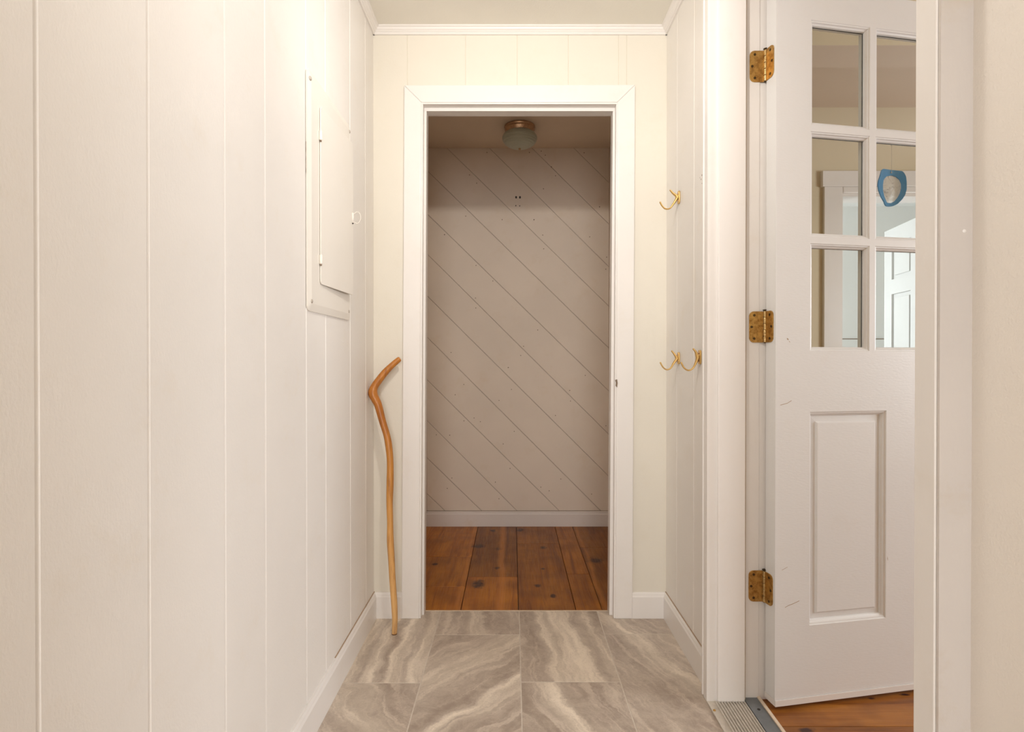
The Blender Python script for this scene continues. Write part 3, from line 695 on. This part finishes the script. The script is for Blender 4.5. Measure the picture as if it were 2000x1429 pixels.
# ---------------------------------------------------------------- sun catcher hanging behind a pane
def on_door(px, py, e):
    d = ray(px, py); pl = DO + DN * e; t = (pl - O).dot(DN) / d.dot(DN); return O + d * t
SE = DT + 0.012
outer = [(345, 300), (375, 300), (520, 322), (740, 345), (775, 375), (815, 450), (830, 560), (830, 700), (800, 820), (740, 910), (650, 1000), (560, 1045), (480, 1055), (420, 1045), (395, 1010), (380, 960), (320, 860), (270, 720), (255, 620), (265, 540), (300, 440), (320, 360)]
inner = [(430, 450), (530, 432), (620, 460), (690, 520), (725, 600), (728, 690), (700, 790), (650, 880), (590, 950), (520, 985), (440, 980), (420, 940), (380, 840), (358, 740), (355, 620), (370, 520)]
cc = (543, 680)
def radial(poly, n):
    P_ = sorted((math.atan2(y - cc[1], x - cc[0]), math.hypot(x - cc[0], y - cc[1])) for x, y in poly)
    P_ = [(P_[-1][0] - 2 * math.pi, P_[-1][1])] + P_ + [(P_[0][0] + 2 * math.pi, P_[0][1])]
    res = []
    for i in range(n):
        a = -math.pi + 2 * math.pi * i / n
        for (a0, r0), (a1, r1) in zip(P_, P_[1:]):
            if a0 <= a <= a1:
                # straight segment between polar points
                x0, y0, x1, y1 = r0 * math.cos(a0), r0 * math.sin(a0), r1 * math.cos(a1), r1 * math.sin(a1)
                dx, dy = math.cos(a), math.sin(a); den = dx * (y1 - y0) - dy * (x1 - x0)
                t = (x0 * (y1 - y0) - y0 * (x1 - x0)) / den; res.append((cc[0] + t * dx, cc[1] + t * dy)); break
    return res
NN = 72
to = lambda p, e: on_door(1690 + p[0] / 10.21, 300 + p[1] / 10.21, e)
ro, ri = radial(outer, NN), radial(inner, NN)
top = to((520, 322), SE)
sc = empty('sun_catcher', to((480, 1055), SE))
bm = bmesh.new(); loops = []
for poly, e in ((ro, SE), (ro, SE + 0.004), (ri, SE + 0.004), (ri, SE)):
    loops.append([bm.verts.new(to(p, SE) + DN * (e - SE)) for p in poly])
for a, b in zip(loops, loops[1:] + loops[:1]):
    for j in range(NN): bm.faces.new((a[j], a[(j + 1) % NN], b[(j + 1) % NN], b[j]))
under(link('rim', bm, M['blue'], None, bevel=0.0008, sharp=50), sc)
bm = bmesh.new(); cen = to(cc, SE + 0.0)
lp = [bm.verts.new(to(p, SE) + DN * 0.002) for p in ri]; c0 = bm.verts.new(cen + DN * -0.001)
lp2 = [bm.verts.new(c0.co.lerp(v.co, 0.6) + DN * -0.0004) for v in lp]
for j in range(NN):
    bm.faces.new((lp[j], lp[(j + 1) % NN], lp2[(j + 1) % NN], lp2[j])); bm.faces.new((lp2[j], lp2[(j + 1) % NN], c0))
under(link('shell_disc', bm, M['shell'], None, smooth=True), sc)
bm = bmesh.new(); bmesh.ops.create_icosphere(bm, subdivisions=2, radius=0.0022, matrix=Matrix.Translation(to((520, 378), SE - 0.001))); under(link('bead', bm, M['thread'], None, smooth=True), sc)
bm = bmesh.new(); a = to((520, 375), SE - 0.002); b = to((522, 330), SE - 0.001); e_ = Vector((b.x, b.y, rws[1][1] - 0.005)); e_ = Vector((b.x, b.y, rws[1][1] + 0.004))
tube(bm, [a, b, e_], 0.0006, 6); under(link('thread', bm, M['thread'], None), sc)
bm = bmesh.new(); tube(bm, [e_ - DN * 0.0135, e_ + DN * 0.002], 0.0018, 8); under(link('hanging_peg', bm, M['thread'], None), sc)
tag(sc, 'blue-rimmed sun catcher with pearly oval centre hanging in the door glass', 'sun catcher')

# ---------------------------------------------------------------- electrical panel on the left wall
PX = XL + 0.0065
ep = empty('electrical_panel', (XL, 1.67, 1.127))
def roundrect(y0, y1, z0, z1, r):
    out = []
    for cy, cz, a0 in ((y1 - r, z1 - r, 0), (y0 + r, z1 - r, 90), (y0 + r, z0 + r, 180), (y1 - r, z0 + r, 270)):
        for k_ in range(6): a = R(a0 + k_ * 18); out.append((cy + r * math.cos(a), cz + r * math.sin(a)))
    return out
bm = bmesh.new()
Pz0, Pz1, Py0, Py1 = 1.1265, 1.760, 1.481, 1.866
# cover plate with a sloped lip round it
outl = roundrect(Py0, Py1, Pz0, Pz1, 0.014); inl = roundrect(Py0 + 0.018, Py1 - 0.018, Pz0 + 0.020, Pz1 - 0.020, 0.006)
lo = [[bm.verts.new((XL + h, y, z)) for y, z in pl] for pl, h in ((outl, 0.0), (outl, 0.004), (inl, 0.0085))]
for a, b in zip(lo, lo[1:]):
    for j in range(len(a)): bm.faces.new((a[j], a[(j + 1) % len(a)], b[(j + 1) % len(a)], b[j]))
bm.faces.new(lo[-1])
under(link('cover', bm, M['panel_metal']), ep)
# door, ajar by a few degrees; hinged on its near side
hy, ang = 1.5600, R(2.6)
Dz0, Dz1 = 1.2055, 1.692
pl = roundrect(0, 0.272, Dz0, Dz1, 0.010)
def pd(u, z, off): return Vector((XL + 0.0095 + u * math.sin(ang) + off * math.cos(ang), hy + u * math.cos(ang) - off * math.sin(ang), z))
bm = bmesh.new(); prism(bm, [pd(u, z, 0) for u, z in pl], pd(0, 0, 0.003) - pd(0, 0, 0))
pdoor = under(link('door', bm, M['panel_metal'], bevel=0.0008), ep)
bm = bmesh.new(); box(bm, XL + 0.0060, XL + 0.0088, hy + 0.006, hy + 0.255, Dz0 + 0.006, Dz1 - 0.006); under(link('dark_gap', bm, M['backing']), ep)
for py in (263, 505.5):
    z = at_side(625, py, XL + 0.012).z
    bm = bmesh.new(); lathe(bm, [(0, -0.014), (0.0035, -0.013), (0.0042, -0.011), (0.0042, 0.012), (0, 0.014)], 12, (XL + 0.0125, hy - 0.001, z)); under(link('hinge', bm, M['panel_metal'], smooth=True), ep)
    bm = bmesh.new(); lathe(bm, [(0, -0.0175), (0.0028, -0.017), (0.0028, -0.013), (0, -0.013)], 10, (XL + 0.0125, hy - 0.001, z)); under(link('hinge_pin', bm, M['chip']), ep)
# ring pull near the door's free edge
rc = at_depth(683, 425, 1.822)
bm = bmesh.new(); ux = Vector((0.90, 0.42, 0)).normalized()
pts = [(0.0, 0.011), (0.006, 0.010), (0.011, 0.014), (0.018, 0.015), (0.024, 0.011), (0.027, 0.003), (0.026, -0.005), (0.021, -0.012), (0.014, -0.0145), (0.008, -0.012), (0.0, -0.011)]
base = pd(0.262, rc.z, 0.004)
tube(bm, catmull([base + Vector((u * 0.93, u * 0.1, v * 1.25)) for u, v in pts], 4), 0.0009, 8)
under(link('ring_pull', bm, M['panel_metal'], smooth=True), ep)
bm = bmesh.new(); tube(bm, [base + Vector((0.001, 0, 0.015)), base + Vector((0.001, 0, -0.017))], 0.0028, 10); under(link('latch', bm, M['panel_metal'], smooth=True), ep)
bm = bmesh.new(); bmesh.ops.create_icosphere(bm, subdivisions=1, radius=0.003, matrix=Matrix.Translation(base + Vector((0.001, 0, -0.018)))); under(link('latch_hole', bm, M['dark']), ep)
for px, py in ((606.5, 153), (682.5, 257), (609, 588), (681, 608)):
    s = at_side(px, py, XL + 0.008)
    bm = bmesh.new()
    bmesh.ops.create_uvsphere(bm, u_segments=12, v_segments=6, radius=0.0062, matrix=Matrix.Translation((XL + 0.0065, s.y, s.z)) @ Matrix.Diagonal((0.75, 1, 1, 1)))
    sw = under(link('screw', bm, M['screw_painted'], smooth=True), ep)
# torn paint along the cover's near edge
bm = bmesh.new()
tz = [(1.480, 1.565), (1.4785, 1.556), (1.4800, 1.545), (1.4775, 1.532), (1.4795, 1.520), (1.4780, 1.505), (1.4800, 1.490), (1.4825, 1.478)]
for (y0, z0), (y1, z1) in zip(tz, tz[1:]):
    bm.faces.new([bm.verts.new(v) for v in ((XL + 0.0006, y0 - 0.0012, z0), (XL + 0.0006, y0 + 0.0012, z0), (XL + 0.0006, y1 + 0.0012, z1), (XL + 0.0006, y1 - 0.0012, z1))])
under(link('torn_paint', bm, M['chip']), ep)
tag(ep, 'white painted metal breaker panel with its door ajar on the left wall', 'electrical panel')

# ---------------------------------------------------------------- walking stick in the corner
cl = [(781.0, 700.5, 9.0), (777, 703.5, 10.5), (765, 714, 12.0), (753, 726, 13.5), (741, 741, 14.5), (732, 754, 16.0), (728.3, 764, 17.5), (729.5, 772, 17.5), (733.5, 780, 16.5), (739, 792, 14.8), (747, 822, 14.2), (755.5, 850, 13.5), (759.5, 872, 13.3), (762, 900, 13.0), (762, 938, 13.8),
      (761, 980, 12.6), (762, 1021, 12.6), (762.3, 1054, 13.6), (764.5, 1091, 12.8), (766.7, 1133, 12.6), (769.6, 1172, 11.8), (771.2, 1207, 11.2), (770.3, 1238, 10.6)]
def stick_depth(py):
    t = max(0.0, min(1.0, (1238 - py) / (1238 - 765))); return 2.064 + 0.052 * t
p3, rr = [], []
for i, (x, y, wpx) in enumerate(cl):
    Y = stick_depth(y)
    if y < 766: Y = 2.116 + (766 - y) / 66 * 0.040      # the handle turns back to the end wall
    v = at_depth(x, y, Y)
    if y < 760 and False: pass
    p3.append(v); rr.append(wpx * Y / F / 2)
off = Vector((0, 0, 0.0035 - p3[-1].z))
base = Vector((p3[-1].x, p3[-1].y, 0))
path = catmull(p3, 5); RR = []
for i in range(len(path)):
    t = i / 5; a = int(t); fr2 = t - a; RR.append((rr[a] * (1 - fr2) + rr[min(a + 1, len(rr) - 1)] * fr2) * (1 + 0.025 * math.sin(i * 0.45) + 0.02 * math.sin(i * 0.21)))
st = empty('walking_stick', base)
bm = bmesh.new(); rings = tube(bm, [p - base for p in path], RR, 18)
ob = link('shaft', bm, M['stick'], st, smooth=True)
bm = bmesh.new(); e0, e1 = path[0] - base, path[1] - base; d = (e0 - e1).normalized()
tube(bm, [e0 - d * 0.0005, e0 + d * 0.0015], [RR[0] * 0.97, RR[0] * 0.7], 18, caps=True); link('cut_end', bm, M['stick_end'], st)
bm = bmesh.new(); e0 = path[-1] - base
tube(bm, [e0 + Vector((0, 0, 0.003)), e0 + Vector((0, 0, -0.004))], [RR[-1] * 1.02, RR[-1] * 0.96], 18); link('worn_tip', bm, M['stick_tip'], st)
tag(st, 'crooked peeled-branch walking stick leaning in the hall corner', 'walking stick')

# ---------------------------------------------------------------- brass coat hooks
def hook(Y, plate, prong, j, label, group='brass coat hooks on the right wall'):
    """pixel outlines read at the hook's own depth Y"""
    x1, z0, z1 = XR, at_depth(plate[0], plate[2], Y).z, at_depth(plate[0], plate[1], Y).z
    r = empty('coat_hook', (XR, Y, z0))
    bm = bmesh.new(); h = (z1 - z0) / 2; zc = (z0 + z1) / 2; wv = 0.011
    out = []
    for kk in range(24):
        a = 2 * math.pi * kk / 24; cx_, cz_ = math.cos(a), math.sin(a)
        out.append((XR, Y + math.copysign(abs(cx_) ** 0.5, cx_) * wv, zc + math.copysign(abs(cz_) ** 0.6, cz_) * h))
    prism(bm, out, (-0.0055, 0, 0)); under(link('back_plate', bm, M['brass'], bevel=0.0012), r)
    for dz in (0.6, -0.55):
        bm = bmesh.new(); bmesh.ops.create_uvsphere(bm, u_segments=12, v_segments=6, radius=0.0036, matrix=Matrix.Translation((XR - 0.0055, Y - 0.001, zc + dz * h)) @ Matrix.Diagonal((0.6, 1, 1, 1))); under(link('screw', bm, M['brass_rim'], smooth=True), r)
    xp = XR - 0.004
    def W(pts): return [at_depth(a, b, Y) for a, b in pts]
    mid = at_depth(plate[0] - 1, (plate[1] + plate[2]) / 2, Y); mid.x = xp - 0.004
    pr = W(prong)
    # arm: one flattened bar running down the plate and out into the J
    jj = W(j)
    a0 = Vector((xp - 0.004, Y, zc + 0.3 * h)); a1 = Vector((xp - 0.006, Y, zc - 0.15 * h))
    pth = catmull([a0, a1] + jj, 6); n_ = len(pth)
    rad = [0.0062 - 0.0036 * min(1, i / (n_ * 0.45)) for i in range(n_)]; rad[-1] = 0.0021; 
    bm = bmesh.new(); tube(bm, pth, rad, 12, flat=((0, 1, 0), 1.9)); under(link('lower_hook', bm, M['brass'], smooth=True), r)
    pth = catmull([Vector((xp - 0.005, Y, zc - 0.2 * h)), Vector((xp - 0.008, Y, zc + 0.25 * h))] + pr, 6); n_ = len(pth)
    rad = [0.0055 - 0.0032 * i / (n_ - 1) for i in range(n_)]
    bm = bmesh.new(); tube(bm, pth, rad, 12, flat=((0, 1, 0), 1.9)); under(link('upper_prong', bm, M['brass'], smooth=True), r)
    return tag(r, label, 'coat hook', group)
hook(2.03, (1324, 373, 398), [(1314, 377), (1308.5, 370.5)], [(1314.5, 399), (1308, 407), (1299.5, 407.5), (1293, 401.5), (1289, 394)], 'brass coat hook mounted highest on the right wall, alone above the others')
hook(2.03, (1324, 687.5, 711), [(1316, 690), (1311.5, 684.5)], [(1315, 710), (1309.5, 719), (1302, 721.5), (1295, 717), (1289.5, 707)], 'lower brass coat hook nearer the closet doorway, left one of the lower pair')
hook(1.80, (1368, 683.5, 711), [(1358.5, 686.5), (1353.5, 680.5)], [(1359, 708), (1353, 719), (1344.5, 723), (1336, 718), (1330, 707)], 'lower brass coat hook beside the side doorway casing, right one of the lower pair')

# little chips in the paint of the right wall near the casing
bm = bmesh.new()
for px, py, r_ in ((1371, 342, 0.003), (1369.5, 350, 0.0025), (1371, 358, 0.0018), (1367, 347, 0.0015)):
    s = at_side(px, py, XR)
    prism(bm, [(XR - 0.0003, s.y + r_ * math.cos(a), s.z + r_ * math.sin(a)) for a in (0, 1.2, 2.3, 3.6, 5.0)], (0.001, 0, 0))
tag(link('paint_chips', bm, M['chip'], wr), kind='stuff')

# ---------------------------------------------------------------- side room behind the glazed door
SZ = 2.50
M['pine2'] = pine('pine_boards_side_room', [(0.795, 1.528, 0.030, 0.011), (1.06, 1.672, 0.012, 0.006), (1.17, 1.69, 0.02, 0.006)], False, 0.90, tint=(0.80, 0.88, 2.6, 1))
sf = struct(link('floor_side_room', B((0.727, 4.2, -1.0, 3.52, -0.04, -0.012)), M['dark']), 'orange pine board floor of the room beyond the open door', 'floor')
yy = -1.0
while yy < 3.5:
    b = min(yy + 0.212, 3.52)
    xs = [0.727, random.uniform(1.6, 3.0), 4.2]
    for x0, x1 in zip(xs, xs[1:]): link('plank', B((x0 + 0.0008, x1 - 0.0008, yy + 0.001, b - 0.001, -0.014, 0.0)), M['pine2'], sf, bevel=0.001)
    yy = b
OX0, OX1, OZ = at_depth(1642, 500, 3.40).x, 2.78, at_depth(1660, 383, 3.40).z
struct(link('wall_side_room_back', B((0.70, OX0, 3.40, 3.52, 0, SZ), (OX1, 4.2, 3.40, 3.52, 0, SZ), (OX0, OX1, 3.40, 3.52, OZ, SZ)), M['ochre']), 'ochre wall seen through the door glass, with a white framed opening', 'wall')
struct(link('wall_side_room_right', B((4.15, 4.25, -1.0, 0.1, 0, SZ), (4.15, 4.25, 1.7, 3.5, 0, SZ), (4.15, 4.25, 0.1, 1.7, 0, 0.7), (4.15, 4.25, 0.1, 1.7, 1.9, SZ)), M['ochre']), 'ochre outer wall of the side room with a window opening, out of view', 'wall')
struct(link('wall_side_room_front', B((0.72, 4.2, -1.1, -1.0, 0, SZ)), M['ochre']), 'ochre near wall of the side room, out of view', 'wall')
struct(link('wall_side_room_left', B((0.7205, 0.728, 2.34, 3.40, 0, SZ), (0.7205, 0.728, 1.76, 2.17, 0, SZ), (0.7205, 0.728, -1.0, 0.74, 0, SZ), (0.70, 0.728, -1.0, 3.4, 2.13, SZ)), M['ochre']), 'ochre partition between hall and side room, hidden behind the open door', 'wall')
struct(link('ceiling_side_room', B((0.70, 4.2, -1.0, 3.45, SZ, SZ + 0.06)), M['mauve']), 'dim pinkish ceiling of the side room seen through the top panes', 'ceiling')
hd = at_depth(1640, 88, 2.17)
struct(link('wall_header', B((0.728, 4.2, 2.17, 2.335, hd.z, SZ)), M['ochre']), 'ochre dropped beam across the side room, at the top of the door glass', 'beam')
link('beam_soffit', B((0.728, 4.2, 2.1705, 2.335, hd.z - 0.001, hd.z + 0.002)), M['mauve'], bpy.data.objects['wall_header'])
# white casing of the far opening
cx0, cz1 = at_depth(1609.9, 400, 3.38).x, at_depth(1640, 334, 3.38).z
t5 = struct(link('trim_5', B((cx0, OX0, 3.378, 3.40, 0, OZ + 0.05)), M['trim'], bevel=0.003), 'white casing of the far opening seen through the door glass', 'door frame')
link('casing', B((OX1, OX1 + 0.10, 3.378, 3.40, 0, OZ + 0.05)), M['trim'], t5, bevel=0.003)
link('head_casing', B((cx0 - 0.013, OX1 + 0.113, 3.372, 3.40, OZ + 0.05, cz1)), M['trim'], t5, bevel=0.003)
link('head_moulding', B((OX0, OX1, 3.376, 3.40, OZ + 0.012, OZ + 0.0501)), M['trim'], t5, bevel=0.006)
link('jamb', B((OX0 - 0.001, OX0 + 0.004, 3.39, 3.53, 0, OZ)), M['cool_white'], t5)
link('head_jamb', B((OX0, OX1, 3.39, 3.53, OZ - 0.004, OZ + 0.012)), M['trim'], t5)
# bright far room
FY = 5.6
struct(link('wall_far_room_back', B((1.2, 4.4, FY, FY + 0.1, 0, SZ)), M['cool_white']), 'bright white wall of the farthest room', 'wall')
struct(link('wall_far_room_left', B((1.1, 1.2, 3.5, 4.0, 0, SZ), (1.1, 1.2, 5.5, FY, 0, SZ), (1.1, 1.2, 4.0, 5.5, 0, 0.7), (1.1, 1.2, 4.0, 5.5, 2.0, SZ)), M['cool_white']), 'white left wall of the farthest room with its window opening, hidden', 'wall')
struct(link('wall_far_room_right', B((4.4, 4.5, 3.5, FY, 0, SZ)), M['cool_white']), 'white right wall of the farthest room, hidden behind its door', 'wall')
struct(link('ceiling_far_room', B((1.1, 4.5, 3.52, FY + 0.1, SZ, SZ + 0.05)), M['cool_white']), 'white ceiling of the farthest room', 'ceiling')
struct(link('floor_far_room', B((1.1, 4.5, 3.52, FY + 0.1, -0.04, 0.0)), M['cool_white']), 'pale floor of the farthest room', 'floor')
zr = at_depth(1660, 662.5, FY - 0.02).z
o = struct(link('trim_6', B((1.2, 4.4, FY - 0.012, FY, 0, zr)), M['cool_white']), 'white wainscot along the farthest room wall', 'wainscot')
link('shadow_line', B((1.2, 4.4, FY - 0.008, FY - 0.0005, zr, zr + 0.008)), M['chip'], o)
# its panelled door, standing open into the far room
a2, b2 = at_depth(1727, 600, 4.42), None
EO = Vector((2.745, 3.56, 0)); far = Vector((a2.x, 4.42, 0)); EU = (far - EO).normalized(); EN = Vector((-EU.y, EU.x, 0))
W2 = (far - EO).length
def ep_(s, e, z): return EO + EU * s + EN * e + Vector((0, 0, z))
def ebox(bm, s0, s1, e0, e1, z0, z1):
    vs = [bm.verts.new(ep_(s, e, z)) for s in (s0, s1) for e in (e0, e1) for z in (z0, z1)]
    for f in ((0, 1, 3, 2), (4, 6, 7, 5), (0, 4, 5, 1), (2, 3, 7, 6), (0, 2, 6, 4), (1, 5, 7, 3)): bm.faces.new([vs[i] for i in f])
bm = bmesh.new()
Z2 = at_depth(1727, 453, 4.42).z
pz = [(0.25, 0.85), (at_depth(1742, 900, 4.25).z * 0 + 1.02, at_depth(1742, 572, 4.22).z), (at_depth(1742, 543, 4.22).z, Z2 - 0.11)]
pz = [(0.22, 0.80), (0.92, at_depth(1742, 572, 4.22).z), (at_depth(1742, 543, 4.22).z, Z2 - 0.12)]
ps = [(0.11, W2 / 2 - 0.05), (W2 / 2 + 0.05, W2 - 0.115)]
ebox(bm, 0, ps[0][0], -0.036, 0, 0.01, Z2); ebox(bm, ps[1][1], W2, -0.036, 0, 0.01, Z2); ebox(bm, ps[0][1], ps[1][0], -0.036, 0, 0.01, Z2)
zs_ = [0.01] + [v for pr_ in pz for v in pr_] + [Z2]
for i in range(0, len(zs_), 2):
    for s0, s1 in ps: ebox(bm, s0, s1, -0.036, 0, zs_[i], zs_[i + 1])
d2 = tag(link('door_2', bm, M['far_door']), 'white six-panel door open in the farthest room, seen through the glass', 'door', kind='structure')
for s0, s1 in ps:
    for z0, z1 in pz:
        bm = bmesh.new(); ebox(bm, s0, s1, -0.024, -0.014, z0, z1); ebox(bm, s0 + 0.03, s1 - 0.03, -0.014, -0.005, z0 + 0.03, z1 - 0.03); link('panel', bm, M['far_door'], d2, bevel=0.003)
